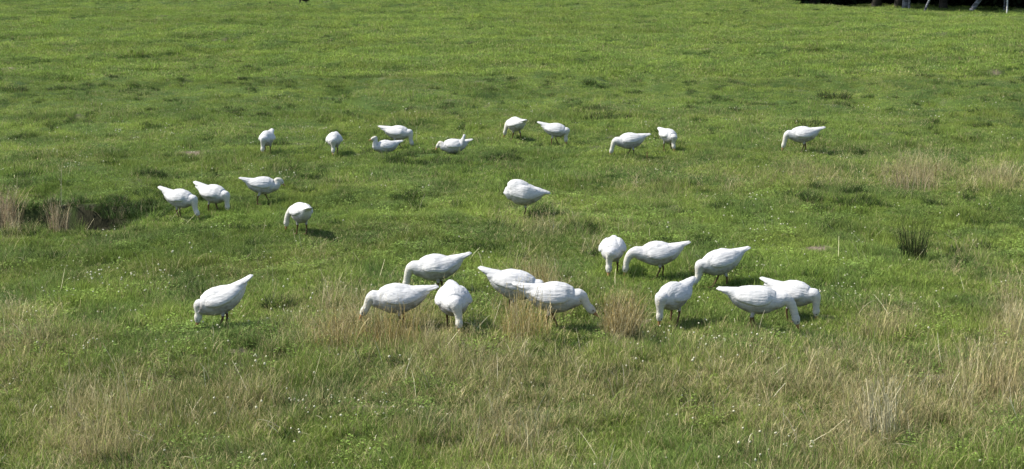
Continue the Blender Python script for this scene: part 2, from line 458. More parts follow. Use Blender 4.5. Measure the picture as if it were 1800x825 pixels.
def catmull(pts, n):
    P = [np.array(p, float) for p in pts]; P = [2 * P[0] - P[1]] + P + [2 * P[-1] - P[-2]]
    out = []
    for i in range(1, len(P) - 2):
        for k in range(n):
            t = k / n; a, b, c, d = P[i - 1:i + 3]
            out.append(.5 * ((2 * b) + (c - a) * t + (2 * a - 5 * b + 4 * c - d) * t * t + (-a + 3 * b - 3 * c + d) * t ** 3))
    out.append(P[-2]); return np.array(out)
def loft(pts, rw, rh, n=18, up0=(0, 0, 1)):
    pts = np.asarray(pts, float); m = len(pts); V, Fc = [], []
    up = np.array(up0, float)
    for i in range(m):
        T = pts[min(i + 1, m - 1)] - pts[max(i - 1, 0)]; T /= np.linalg.norm(T) + 1e-9
        up = up - T * up.dot(T); up /= np.linalg.norm(up) + 1e-9
        S = np.cross(T, up)
        for k in range(n):
            a = 2 * math.pi * k / n
            V.append(pts[i] + S * math.cos(a) * rw[i] + up * math.sin(a) * rh[i])
    for i in range(m - 1):
        for k in range(n):
            a, b = i * n + k, i * n + (k + 1) % n
            Fc.append((a, a + n, b + n, b))
    Fc.append(tuple(range(n))); Fc.append(tuple(reversed(range((m - 1) * n, m * n))))
    return V, Fc
def rot_y(p, ang, piv):
    x, z = p[0] - piv[0], p[2] - piv[2]
    c, s = math.cos(ang), math.sin(ang)
    return np.array([piv[0] + c * x - s * z, p[1], piv[2] + s * x + c * z])      # ang > 0 lifts the front

BODY = [  # x, z, half width, half height
    (-.435, .474, .026, .010), (-.375, .453, .056, .026), (-.315, .430, .078, .048), (-.245, .392, .103, .090), (-.16, .350, .130, .128),
    (-.06, .330, .152, .164), (.04, .325, .156, .174), (.13, .322, .144, .160), (.19, .320, .120, .132), (.24, .320, .100, .104)]
def bez(a, b, c, d, n):
    t = np.linspace(0, 1, n)[:, None]
    return (1 - t) ** 3 * a + 3 * (1 - t) ** 2 * t * b + 3 * (1 - t) * t * t * c + t ** 3 * d

def make_goose(loc, heading, label, pose='graze', reach=.43, side=0., pitch=0., hz=.05, scale=1., step=0., fluff=1., dark=False, headdir=None, plump=1., seed=0, group='white geese grazing in the meadow', one_leg=False, wing_up=False, tail_up=0., sag=0.):
    rr = random.Random(seed)
    plump *= rr.uniform(.93, 1.07); fluff *= rr.uniform(.95, 1.05); tail_up += rr.uniform(-.10, .14); wdr = rr.uniform(-.018, .012); wln = rr.uniform(-.05, .03)
    if not step: step = rr.choice((-1, 1)) * rr.uniform(.07, .15)
    if pose == 'sleep': step = 0.
    piv = np.array([-.02, 0, .30]); pa = -R(pitch)
    LL = .045 if pose != 'sleep' else .085      # lift of the body on its legs
    drop = LL if pose not in ('sit', 'sitgraze') else -.150
    def tf(p):
        q = rot_y(np.array(p, float), pa, piv); q[2] += drop; return q
    parts = []
    bx = [q[0] for q in BODY]
    body = []
    for i, (x, z, hw, hh) in enumerate(BODY):
        zz = z + (tail_up * max(0, -.2 - x))
        body.append(tf((x, 0, zz)))
    bw = [q[2] * plump for q in BODY]; bh = [q[3] * fluff for q in BODY]
    base = body[-1]; fwd = tf((1, 0, .30)) - tf((0, 0, .30)); fwd /= np.linalg.norm(fwd)
    up = np.array([0, 0, 1.])
    # ---- neck
    if pose in ('graze', 'sitgraze'):
        hd = np.array(headdir if headdir is not None else (.35, .0, -1.), float)
        hd[1] += side * .6; hd /= np.linalg.norm(hd)
        beak_tip = np.array([reach, side, hz - .02])
        h0 = beak_tip - hd * .165                       # back of the skull
        L = np.linalg.norm(h0 - base)
        ctrl = bez(base, base + fwd * L * .50 + up * (.03 + .10 * L - sag), h0 - hd * L * .42 + up * .02, h0, 12)[2:]
    elif pose in ('sit', 'walk'):
        if pose == 'sit':
            h0 = np.array([.30, side, .41]); hd = np.array((.93, 0, -.36)); hd /= np.linalg.norm(hd)
            ctrl = bez(base, base + np.array([.10, 0, -.01]), np.array([.23, side * .5, .48]), h0, 12)[2:]
        else:
            h0 = np.array([reach - .10, side, .475]); hd = np.array((.62, side * .5, -.78)); hd /= np.linalg.norm(hd)
            ctrl = bez(base, base + fwd * .10 + up * .04, h0 - np.array([.13, 0, -.02]), h0, 12)[2:]
    else:  # asleep, neck laid over the back
        h0 = np.array([.055, -.015, .600]); hd = np.array((-.93, .12, -.36)); hd /= np.linalg.norm(hd)
        ctrl = bez(base + np.array([-.05, 0, .045]), np.array([.235, .01, .485]), np.array([.19, 0, .59]), h0, 12)[1:]
    hs = [.012, .04, .07, .10]
    head = [h0 + hd * t for t in hs]
    nb = len(ctrl)
    nk0, nk1 = .083 * fluff, .0415
    if pose == 'sleep': nk0 = .10
    if pose == 'sit': nk1 = .038
    tt = np.linspace(0, 1, nb)
    nw = [nk1 + (nk0 - nk1) * (1 - t) ** 1.5 for t in tt]
    path = body + list(ctrl) + head
    rw = bw + nw + [.043, .045, .039, .027]; rh = bh + [q * 1.02 for q in nw] + [.046, .049, .041, .027]
    sp = catmull(path, 4)
    u = np.linspace(0, len(path) - 1, len(sp))
    rws = np.interp(u, range(len(path)), rw); rhs = np.interp(u, range(len(path)), rh)
    parts.append(loft(sp, rws, rhs, 24))
    neck_pts = np.array(list(ctrl[nb // 4:]) + head)
    # ---- folded wings
    for s_ in (-1, 1):
        wp = [(.175, .090, .350), (.12, .110, .368), (.02, .122, .382), (-.08, .115, .388), (-.17, .094, .395), (-.25, .064, .404), (-.335, .038, .420)]
        if pose == 'sleep': wp = [(.275, .03, .375), (.215, .085, .385)] + [(a, b_ + .022, c + .004) for a, b_, c in wp[2:]]
        wt = [.030, .044, .048, .046, .040, .030, .012]
        wh = [.045, .088, .108, .104, .080, .050, .020]
        if pose == 'sleep': wt[:2] = [.02, .042]; wh[:2] = [.03, .088]
        if wing_up and s_ == 1:
            wp[-1] = (-.25, .10, .60); wp[-2] = (-.24, .11, .54); wt[-2] = .03; wt[-1] = .022; wh[-2] = .035; wh[-1] = .03
        q = [tf((a + (wln if a < -.3 else 0), s_ * b_ * plump, c + wdr + rr.uniform(-.008, .008) + tail_up * .7 * max(0, -.2 - a))) for a, b_, c in wp]
        qs = catmull(q, 3); uu = np.linspace(0, len(q) - 1, len(qs))
        tilt = np.array([0, -s_ * .62, 1.0])
        parts.append(loft(qs, np.interp(uu, range(len(q)), wt), np.interp(uu, range(len(q)), wh) * fluff, 14, tilt))
    if pose == 'sleep':      # the fluffed breast fills out around the folded neck
        q = [tf(a) for a in ((-.12, 0, .355), (.0, 0, .375), (.10, 0, .390), (.18, 0, .385), (.25, 0, .375), (.30, 0, .368))]
        parts.append(loft(catmull(q, 3), np.interp(np.linspace(0, 5, 16), range(6), [.09, .145, .155, .148, .125, .07]), np.interp(np.linspace(0, 5, 16), range(6), [.10, .160, .175, .172, .150, .10]), 20))
    # ---- tail feathers, a flat fan
    q = [tf((a, 0, c + tail_up * max(0, -.2 - a))) for a, c in ((-.24, .405), (-.34, .430), (-.42, .452), (-.455, .462))]
    parts.append(loft(catmull(q, 2), np.interp(np.linspace(0, 3, 7), range(4), [.07, .078, .058, .026]), [.034, .030, .025, .020, .016, .012, .008], 14))
    # ---- legs
    legs = []
    if pose not in ('sit', 'sitgraze'):
        for s_ in (-1, 1):
            if one_leg and s_ == 1: continue
            fx = step * s_ * .5 + rr.uniform(-.012, .012); yy = s_ * .072 if not one_leg else 0.0
            hip = tf((-.03, yy * .9, .245)); ank = np.array([fx * .55 - .035, yy, .150]); foot = np.array([fx, yy, .012])
            if abs(step) > .2 and s_ * step > 0: ank = np.array([fx * .5 + .0, yy, .165]); foot = np.array([fx, yy, .03])
            lp = catmull([hip, (hip + ank) / 2 + np.array([.01, 0, 0]), ank, (ank + foot) / 2, foot], 3)
            parts.append(loft(lp, np.interp(np.linspace(0, 4, len(lp)), range(5), [.048, .028, .0145, .013, .0125]), np.interp(np.linspace(0, 4, len(lp)), range(5), [.05, .026, .0145, .0125, .0115]), 12, (1, 0, 0)))
            parts.append(loft([foot + np.array([-.022, 0, 0]), foot, foot + np.array([.045, 0, -.002]), foot + np.array([.085, 0, -.004])], [.008, .014, .034, .048], [.008, .011, .007, .006], 12))
            legs.append((ank, foot))
    V, Fc = [], []      # all forms are fused into one continuous skin below
    for v, f in parts:
        k = len(V); V += [tuple(a) for a in v]; Fc += [tuple(i + k for i in q) for q in f]
    tmp = mesh_obj('goose_form', V, Fc, M_feather)
    md = tmp.modifiers.new('r', 'REMESH'); md.mode = 'VOXEL'; md.voxel_size = .0068; md.use_smooth_shade = True
    ms = tmp.modifiers.new('s', 'SMOOTH'); ms.factor = .5; ms.iterations = 2 if pose != 'sleep' else 14
    dg = bpy.context.evaluated_depsgraph_get(); dg.update()
    me = bpy.data.meshes.new_from_object(tmp.evaluated_get(dg), depsgraph=dg); me.name = 'body'
    old = tmp.data; bpy.data.objects.remove(tmp); bpy.data.meshes.remove(old)
    co = np.empty(len(me.vertices) * 3); me.vertices.foreach_get('co', co); co = co.reshape(-1, 3)
    nrm = np.empty(len(me.vertices) * 3); me.vertices.foreach_get('normal', nrm); nrm = nrm.reshape(-1, 3)
    # feather relief: soft ridges running back along wings and flanks, lumps on the belly
    ph = seed * 3.1
    u1 = fbm(co[:, 0] * 7 + ph, (co[:, 1] + co[:, 2] * 1.7) * 17 + ph, 70, 3) - .5
    u2 = fbm(co[:, 0] * 16 + ph, (co[:, 2] - co[:, 1]) * 16, 74, 2) - .5
    leaf = sstep(.19 + drop, .24 + drop, co[:, 2])
    dn = np.min(np.linalg.norm(co[:, None, :] - neck_pts[None, ::2, :], axis=2), axis=1)
    nearneck = 1 - sstep(.05, .085, dn)
    co2 = co + nrm * ((u1 * .009 + u2 * .005) * leaf * (1 - nearneck * .8))[:, None]
    me.vertices.foreach_set('co', co2.ravel())
    a = me.attributes.new('cream', 'FLOAT', 'POINT'); a.data.foreach_set('value', np.clip(nearneck * .8 + .15 * (u2 + .5), 0, 1))
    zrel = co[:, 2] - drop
    dirt_shade = (1 - sstep(.19, .35 + .05 * sstep(0, .3, -co[:, 0]), zrel)) * 1.1 + (1 - sstep(-.42, -.30, co[:, 0])) * .12  # soiled belly, plus underside and rump shade painted into the plumage colour
    dirt_shade = dirt_shade * (1 - nearneck)
    a = me.attributes.new('dirt_shade', 'FLOAT', 'POINT'); a.data.foreach_set('value', np.clip(dirt_shade, 0, .8))
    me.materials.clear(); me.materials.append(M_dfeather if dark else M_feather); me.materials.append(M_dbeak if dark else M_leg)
    if legs:
        pc = np.empty(len(me.polygons) * 3); me.polygons.foreach_get('center', pc); pc = pc.reshape(-1, 3)
        isl = np.zeros(len(pc), bool)
        for ank, foot in legs:
            mid = (ank + foot) / 2
            isl |= (pc[:, 2] < ank[2] + .03) & (np.abs(pc[:, 1] - mid[1]) < .06) & (pc[:, 0] > min(ank[0], foot[0]) - .04) & (pc[:, 0] < max(ank[0], foot[0]) + .10)
        hdm = np.min(np.linalg.norm(pc[:, None, :] - neck_pts[None, :, :], axis=2), axis=1) < .06
        isl &= ~hdm
        me.polygons.foreach_set('material_index', isl.astype(np.int32))
    me.polygons.foreach_set('use_smooth', np.ones(len(me.polygons), bool))
    root = empty('dark_goose' if dark else 'goose', loc, R(heading))
    root.scale = (scale,) * 3
    tag(root, label, 'goose', None if dark else group)
    bo = bpy.data.objects.new('body', me); COL.objects.link(bo); bo.parent = root
    # ---- bill and eyes
    be = h0 + hd * .098
    S = np.cross(hd, up); S /= np.linalg.norm(S) + 1e-9
    U = np.cross(S, hd)
    bpts = [be - hd * .012, be + hd * .012, be + hd * .036, be + hd * .056, be + hd * .066]
    v, f = loft(bpts, [.021, .020, .016, .0145, .007], [.024, .021, .0135, .009, .004], 12, U)
    mesh_obj('beak', v, f, M_dbeak if dark else M_beak, root)
    for s_ in (-1, 1):
        e = h0 + hd * .068 + S * s_ * .0395 + U * .012
        v, f = ico(e, .0085, 2); mesh_obj('eye', v, f, M_eye, root)
    return root

G = []
def goose(px, py, heading, label, **kw):
    x, y, z = ground_at(px, py + 2)
    G.append((x, y, z, heading, label, kw))
    if kw.get('pose') in ('sit', 'sitgraze'): SIT.append((x, y, .26)); 
goose(470, 269, 262, 'white goose grazing head-on at the far end of the back row, legs apart', reach=.33, side=-.03, scale=0.86)
goose(588, 271, 270, 'white goose grazing head-on between the back row end bird and the sitting goose', reach=.32, scale=0.87)
goose(679, 268, 200, 'white goose sitting on the turf with its neck held up in an S', pose='sit', scale=0.8)
goose(699, 260, -12, 'white goose grazing directly behind the sitting goose with the raised neck', reach=.37, scale=0.92)
goose(798, 268, 180, 'white goose lying low on the turf with drooping head and one raised wing tip', pose='sitgraze', reach=.44, hz=.10, headdir=(.5, 0, -.8), wing_up=True, scale=0.84)
goose(907, 244, 122, 'white goose turned away in the back row, showing its shaded rump and dipped head', reach=.36, scale=0.9, side=0.12)
goose(976, 254, -16, 'white goose bent low in the back row beside the one turned away, tail pointed', reach=.27, headdir=(.1, 0, -1), scale=0.88, pitch=3, tail_up=0.0)
goose(1108, 275, 180, 'white goose stretching its neck down, pale tail raised, in the back row', reach=.45, headdir=(.3, 0, -1), pitch=3, scale=0.9)
goose(1174, 264, 296, 'white goose seen head-on with its tail standing up behind, in the back row', reach=.30, scale=0.85, pitch=3, tail_up=0.0)
goose(1411, 266, 180, 'white goose grazing alone at the isolated end of the back row', reach=.43, headdir=(.28, 0, -1), scale=0.98)
goose(317, 383, -24, 'white goose grazing at the end of the ditch with its head down', reach=.42, headdir=(.6, 0, -1), pitch=2, scale=0.88)
goose(376, 374, -30, 'white goose grazing with tail cocked, second bird from the end of the ditch', reach=.33, headdir=(.1, 0, -1), scale=0.88, pitch=3, tail_up=0.05)
goose(462, 357, 4, 'white goose walking with its head lifted level with its back, beyond the ditch birds', pose='walk', reach=.44, step=.22, scale=0.84)
goose(530, 411, 116, 'white goose seen from behind with a shaded rump, apart and just below the walking one', reach=.40, headdir=(.1, 0, -1), scale=0.88, side=0.14)
goose(921, 381, 180, 'large fluffed white goose asleep on one leg with its head on its back', pose='sleep', fluff=1.22, plump=1.12, one_leg=True, tail_up=-.30, pitch=-9, scale=0.91)
goose(391, 577, 188, 'white goose grazing alone in the lower meadow, steep neck and raised tail', reach=.30, pitch=17, tail_up=.1, headdir=(.15, 0, -1), scale=0.93)
goose(769, 517, 180, 'white goose grazing behind the pair in the brown grass, highest of that trio', reach=.43, headdir=(.2, 0, -1), pitch=2, scale=0.95)
goose(702, 578, 182, 'white goose half sunk in brown grass with its forked tail towards a head-on bird', reach=.46, headdir=(.55, 0, -.9), hz=.14, scale=0.97)
goose(797, 577, 276, 'white goose seen head-on with its head in the brown grass, body round and broad', reach=.38, side=.05, fluff=1.08, scale=0.9, plump=1.24)
goose(905, 553, -12, 'white goose partly hidden behind another in tall brown grass, only tail and back showing', reach=.38, pitch=4)
goose(972, 578, -2, 'white goose stretched low among tall brown stems, its body over the bird behind', reach=.50, headdir=(.75, 0, -.75), hz=.17)
goose(1076, 482, 264, 'white goose head-on above the tall brown tuft, neck hanging before its legs', reach=.30, side=-.04, scale=0.92)
goose(1158, 488, 180, 'long-bodied white goose reaching its neck down beside the head-on one', reach=.50, headdir=(.15, 0, -1), scale=0.9)
goose(1266, 505, 195, 'white goose whose head is hidden behind the tail of another goose', pitch=8, scale=0.92, reach=0.47, headdir=(.75, 0, -.7))
goose(1184, 568, 230, 'white goose grazing half turned, its tail over the head of the bird behind', reach=.32, side=.0, headdir=(.1, 0, -1), scale=0.9)
goose(1327, 580, -6, 'big white goose in front of the overlapping pair, grey streaks on its wing', reach=.50, headdir=(.28, 0, -1), step=.05, scale=0.97)
goose(1392, 562, -26, 'white goose behind the big streaked one, its head and neck clear beside it', headdir=(.05, 0, -1), reach=0.33, scale=0.88)
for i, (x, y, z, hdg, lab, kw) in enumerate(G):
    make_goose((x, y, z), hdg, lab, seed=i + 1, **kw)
x, y, z = ground_at(538, 9)
make_goose((x, y, z), 180, 'dark goose grazing alone high up on the far slope', reach=.36, dark=True, seed=90, headdir=(0, 0, -1), scale=1.0)

# ------------------------------------------------------------------ sward layers
dmask = lambda x, y: (1 - sstep(-5.9, -5.2, x)) * sstep(26.2, 26.6, y) * (1 - sstep(27.55, 27.7, y))
green = lambda px, py, x, y: (1 - dmask(x, y)) * (1 - .35 * np.clip(dryness(px, py, x, y), 0, 1))
hmap = lambda px, py, x, y: .50 + .35 * sstep(300, 640, py) + .9 * sstep(.6, .78, fbm(x / .45, y / .8, 80, 2))
make_layer('grass', [(12.3, 20, 300), (20, 30, 230)], L_near, 7, M_grass, 'short green meadow grass between the geese', prob=green, extra=hmap)
make_layer('grass', [(30, 42, 75), (42, 66, 36)], L_mid, 6, M_grass, 'grazed green turf around and behind the back row of geese', extra=hmap)
make_layer('grass', [(52, 100, 24), (100, 150, 9)], L_far, 6, M_grass, 'bright green turf of the upper slope', extra=hmap)
longp = lambda px, py, x, y: np.clip(.05 + .55 * dryness(px, py, x, y) + .5 * sstep(.62, .74, fbm(x / .4, y / .8, 84, 2)) * sstep(300, 480, py) + .25 * sstep(560, 700, py), 0, 1)
make_layer('long_grass', [(12.3, 22, 70), (22, 34, 40)], L_long, 6, M_grass, 'longer green and straw coloured grass blades in the lower meadow', prob=longp)
hol = lambda px, py, x, y: np.clip(sstep(.72, .77, fbm(x / .55 + 9, y / .75, 95, 2)) + .5 * sstep(.66, .74, vnoise(x / .9, y / 1.6, 97)) * sstep(.6, .7, fbm(x / .3, y / .5, 98, 2)) + 1.3 * (1 - sstep(-6.2, -5.4, x)) * sstep(26.2, 26.6, y) * (1 - sstep(27.7, 27.9, y)), 0, 1)
make_layer('hollow_grass', [(13, 30, 44), (30, 62, 22), (62, 130, 10)], L_hollow, 5, M_hollow, 'dark green longer grass in the hollows of the meadow', prob=lambda a, b, c, d: hol(a, b, c, d) * (1 - .5 * sstep(330, 450, b) ), soilcut=False, extra=lambda a, b, c, d: .75 + .2 * sstep(100, 400, b), dryfn=lambda a, b, c, d: a * 0 + .1)
clp = lambda px, py, x, y: sstep(.5, .66, fbm(x / .9, y / 1.4, 88, 2)) * .9
make_layer('clover', [(12.3, 30, 30)], L_clover, 4, M_clover, 'bright clover leaves low in the sward', prob=clp, dryfn=lambda a, b, c, d: a * 0)
dp = lambda px, py, x, y: np.clip(dryness(px, py, x, y) * .8 - .05, 0, 1) * (.15 + .85 * sstep(.40, .62, fbm(x / .22, y / .3, 58, 2)))
make_layer('dry_grass', [(12.3, 36, 18), (95, 125, 3)], L_dry, 7, M_dry, 'tan seeding grass stems standing in patches', prob=dp, s0=.7, s1=1.1, tilt=.10,
           extra=lambda px, py, x, y: .62 + .55 * np.clip(dryness(px, py, x, y) - .3, 0, 1.2), dryfn=lambda a, b, c, d: a * 0 + .4)
stp = lambda px, py, x, y: .14 + .5 * sstep(400, 620, py) * (.3 + .7 * np.clip(dryness(px, py, x, y) * 1.2, 0, 1))
make_layer('straw_litter', [(12.3, 26, 18), (26, 45, 4)], L_straw, 12, M_straw, 'pale bent straws scattered over the grass', prob=stp, tilt=.3, soilcut=False)
FL = [(660, 724, 120, 15, 2.4), (1370, 790, 60, 20, 2.0), (1290, 625, 90, 22, .7), (490, 700, 50, 14, .8), (540, 725, 60, 14, .9), (420, 560, 120, 20, .5), (500, 560, 60, 15, .6), (1280, 620, 80, 25, .5), (1400, 420, 220, 50, .35), (170, 500, 160, 16, .5), (900, 790, 200, 15, .3)]
flp = lambda px, py, x, y: np.clip((.10 + .35 * sstep(.5, .7, fbm(x / 1.3, y / 2.2, 92, 2)) + in_px(px, py, FL)) * .6 * (1 - .75 * np.clip(in_px(px, py, DRYZ), 0, 1)), 0, 1)
make_layer('clover_flowers', [(12.3, 22, 22), (22, 45, 5), (45, 75, .7)], L_flower, 5, M_flower, 'white clover heads dotted through the grass', prob=flp, tilt=.1, soilcut=False)

# ------------------------------------------------------------------ single plants that stand out
def rush(px, py, label, n=90, h0=.18, h1=.42, rad=.12, name='rush_clump', lean=.5, curve=.6, wd=.004, mat=None, group='dark tussocks in the meadow', cat='tussock'):
    x, y, z = ground_at(px, py); t = Tuft()
    for _ in range(n):
        a, b_ = rdisk(rad); az = math.atan2(b_, a) + random.gauss(0, .7)
        t.blade((a, b_, -.02), az, random.random() * lean, random.uniform(h0, h1), wd * random.uniform(.7, 1.3), random.uniform(.1, curve), 4, .2)
    o = t.build(name, mat or M_tuss, link=True); o.location = (x, y, z)
    return tag(o, label, cat, group)
rush(1605, 454, 'tall dark rush clump standing alone on the green turf with open upright blades', 300, .12, .62, .16, wd=.0058, lean=.32, curve=.35, mat=M_rush)
rush(490, 541, 'low dark tussock just beyond the lone lower goose', 340, .09, .23, .17, 'grass_tussock', .9, 1.4, .007, mat=M_rush)
rush(1470, 390, 'small dark tussock on the turf beneath the brown grass band', 150, .07, .15, .17, 'grass_tussock', .9, 1.4, .006, mat=M_rush)
rush(1395, 345, 'flat dark green hummock of long blades under the brown grass band', 420, .07, .18, .38, 'grass_tussock', .9, 1.4, .008)
for px_, py_, nn, lab in ((60, 388, 200, 'dark leafy tussock in the ditch behind the pink-tan stand'), (160, 390, 240, 'broad dark tussock in the middle of the ditch'), (205, 380, 220, 'dark tussock against the earth wall where the ditch narrows'), (250, 376, 200, 'grassy tussock at the very end of the ditch beside a goose tail')):
    rush(px_, py_, lab, nn, .12, .34, .26, 'grass_tussock', .8, 1.4, .008, mat=M_tuss)
rush(592, 325, 'small brownish tussock between the walking goose and the back row', 110, .10, .2, .14, 'grass_tussock', .8, 1.0, .006)
rush(1005, 428, 'long green tussock between the sleeping goose and the head-on goose', 200, .10, .22, .24, 'grass_tussock', .8, 1.4, .006, mat=M_grass)
rush(1465, 172, 'broad rusty tussock out on the empty upper turf', 300, .12, .3, .45, 'grass_tussock', .9, 1.4, .012, mat=M_rush)
rush(1420, 218, 'dark tussock directly behind the isolated grazing goose', 300, .09, .2, .42, 'grass_tussock', .9, 1.4, .01, mat=M_rush)
rush(1060, 205, 'long dark green tussock behind the back row beyond the two nearby geese', 420, .08, .2, .75, 'grass_tussock', .9, 1.4, .012, mat=M_rush)
rush(1695, 245, 'small dark tussock near the edge above the brown grass band', 200, .08, .17, .26, 'grass_tussock', .9, 1.4, .008, mat=M_rush)
rush(25, 160, 'dark green tussock by the edge on the upper slope', 220, .1, .22, .35, 'grass_tussock', .9, 1.4, .012, mat=M_rush)
rush(900, 262, 'green tuft on the turf below the goose that is turned away', 160, .07, .16, .3, 'grass_tussock', .9, 1.4, .008, mat=M_grass)
rush(1440, 604, 'dark green tussock below the overlapping pair of geese', 300, .08, .18, .3, 'grass_tussock', .9, 1.4, .006, mat=M_tuss)
rush(800, 775, 'dense dark tussock under bent seed stems in the lowest meadow', 260, .1, .24, .2, 'grass_tussock', .8, 1.4, .005)
def tall(px, py, label, n, h0, h1, rad, mat=None):
    x, y, z = ground_at(px, py); t = Tuft()
    for _ in range(n):
        a, b_ = rdisk(rad); rn = random.random(); dr = random.random(); h = random.uniform(h0, h1) * (1 - .35 * (a * a + b_ * b_) / (rad * rad))
        tip = t.blade((a, b_, -.02), random.random() * 6.28, abs(random.gauss(0, .16)), h, .0052 * random.uniform(.6, 1.3), random.uniform(0, .7), 5, .6, rn, dr)
        if random.random() < .5:
            for k in range(6):
                t.blade((tip[0] + random.gauss(0, .004), tip[1] + random.gauss(0, .004), tip[2] - random.uniform(0, .09)), random.random() * 6.28, random.uniform(.2, .7), random.uniform(.015, .035), .0036, .2, 1, .6, rn, dr)
    o = t.build('tall_grass_tuft', mat or M_dry, link=True); o.location = (x, y, z)
    return tag(o, label, 'grass tuft', 'tall dry grass tufts')
tall(1092, 592, 'dense upright tuft of tan stems right in front of the stretched goose bill', 300, .28, .62, .20, M_brown)
tall(925, 598, 'tan stems rising across the two overlapping geese', 230, .25, .68, .28, M_brown)
tall(945, 520, 'tan stems standing just behind the back of the stretched goose', 110, .3, .6, .2, M_brown)
tall(600, 606, 'broad brown tuft below the goose half sunk in grass', 230, .2, .42, .40, M_brown)
tall(695, 602, 'loose brown stems under the belly of the half sunk goose', 170, .2, .48, .32, M_brown)
tall(800, 600, 'sparse brown stems under the broad head-on goose', 70, .15, .32, .22)
tall(1545, 765, 'tallest pale straw tuft among the lower stems', 110, .35, .68, .16, M_straw)
tall(1775, 700, 'tall tan stand at the very edge of the lower meadow', 190, .3, .62, .3)
tall(1560, 592, 'tan tuft on open turf below the rush clump', 150, .2, .4, .3)
tall(190, 800, 'dense tan tuft in the lower corner', 130, .2, .42, .3)
tall(45, 612, 'short brown tuft at the edge above the lower corner', 150, .15, .34, .34)
tall(14, 402, 'tall pink-tan stand at the end of the ditch by the edge', 180, .45, .85, .22, M_pink)
tall(103, 408, 'slender pink-tan stems growing out of the ditch', 90, .35, .7, .14, M_pink)
tall(1600, 335, 'pinkish seed stems above the isolated tussock', 200, .25, .5, .5, M_pink)
rush(240, 812, 'shaded tussock beneath the tan stems at the lowest edge', 260, .1, .2, .28, 'grass_tussock', .8, 1.4, .005)
rush(1640, 690, 'dark matted tussock among tan stems near the lower edge', 300, .08, .18, .3, 'grass_tussock', .9, 1.4, .005)
def dock(px, py, h, label, n=30, mat=None):
    x, y, z = ground_at(px, py); t = Tuft()
    tip = t.blade((0, 0, -.02), 1.0, .03, h, .010, .08, 6, .6)
    for k in range(n):
        q = random.uniform(.35, 1) * h
        t.blade((random.gauss(0, .006), random.gauss(0, .006), q - .02), random.random() * 6.28, random.uniform(.3, 1.0), random.uniform(.02, .06), .007, .3, 2, .6)
    for k in range(6):
        t.blade((0, 0, 0), random.random() * 6.28, .8, random.uniform(.08, .16), .016, 1.0, 3, .2)
    o = t.build('dock_plant', mat or M_weed, link=True); o.location = (x, y, z)
    return tag(o, label, 'weed', 'upright weed stalks')
dock(1137, 292, .30, 'thin dark weed stalk standing below the goose with the stretched neck')
dock(1644, 325, .42, 'tall brown seed stalk rising out of the brown grass band', 40)
dock(108, 365, .72, 'tall pale branching stalk on the far lip of the ditch', 26, M_straw)
dock(30, 390, .80, 'pale tall stem standing in the brown grass by the ditch', 26, M_straw)
dock(1576, 178, .26, 'short dark weed on the upper turf beside the rusty tussock', 20)

# ------------------------------------------------------------------ the wood behind the brow
def m_bark(name, a, b_):
    m, nt, p = new_mat(name, .85, .15)
    tc = N(nt, 'ShaderNodeTexCoord'); mp = N(nt, 'ShaderNodeMapping'); mp.inputs['Scale'].default_value = (2, 2, 9)
    nt.links.new(tc.outputs['Object'], mp.inputs[0])
    n = N(nt, 'ShaderNodeTexNoise'); n.inputs['Scale'].default_value = 1.6; n.inputs['Detail'].default_value = 5
    nt.links.new(mp.outputs[0], n.inputs['Vector'])
    nt.links.new(ramp(nt, n.outputs['Fac'], [(.42, a), (.58, b_)]), p.inputs['Base Color'])
    bp = N(nt, 'ShaderNodeBump'); bp.inputs['Distance'].default_value = .02; nt.links.new(n.outputs['Fac'], bp.inputs['Height']); nt.links.new(bp.outputs[0], p.inputs['Normal'])
    return m
M_birch = m_bark('birch_bark', (.06, .06, .06), (.18, .19, .21))
M_pale = m_bark('pale_bark', (.40, .40, .38), (.62, .62, .60))
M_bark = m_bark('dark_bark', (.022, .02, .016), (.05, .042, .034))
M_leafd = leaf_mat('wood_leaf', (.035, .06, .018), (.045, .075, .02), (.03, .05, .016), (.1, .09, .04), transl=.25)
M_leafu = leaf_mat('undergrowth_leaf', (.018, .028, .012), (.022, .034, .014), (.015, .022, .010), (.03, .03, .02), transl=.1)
def crown_mesh(seed, h=13., n=5200):
    rr = random.Random(seed); t = Tuft(); cl = []
    for k in range(70):
        a = rr.random() * 6.28; zz = rr.uniform(3.0, h); r = 3.8 * math.sin(min(1, (zz - 1.8) / (h * .45)) * 1.57) * (1 - max(0, (zz - h * .5) / (h * .62))) * math.sqrt(rr.random())
        cl.append((r * math.cos(a), r * math.sin(a), zz, rr.uniform(.6, 1.3)))
    for _ in range(n):
        c = rr.choice(cl); s = c[3]
        p_ = (c[0] + rr.gauss(0, .5) * s, c[1] + rr.gauss(0, .5) * s, c[2] + rr.gauss(0, .36) * s)
        t.leaf(p_, rr.random() * 6.28, rr.uniform(-.9, .5), rr.uniform(.22, .42), rr.uniform(.16, .28), rr.random(), 1.0)
    return t, cl
def tube(pts, r, n=8):
    return loft(catmull(pts, 3), np.interp(np.linspace(0, len(pts) - 1, (len(pts) - 1) * 3 + 1), range(len(pts)), r), np.interp(np.linspace(0, len(pts) - 1, (len(pts) - 1) * 3 + 1), range(len(pts)), r), n, (1, .2, 0))
protos = []
for sd in (1, 2, 3):
    t, cl = crown_mesh(sd); cr = t.build('crown', M_leafd); rr = random.Random(sd)
    protos.append((cr.data, cl))
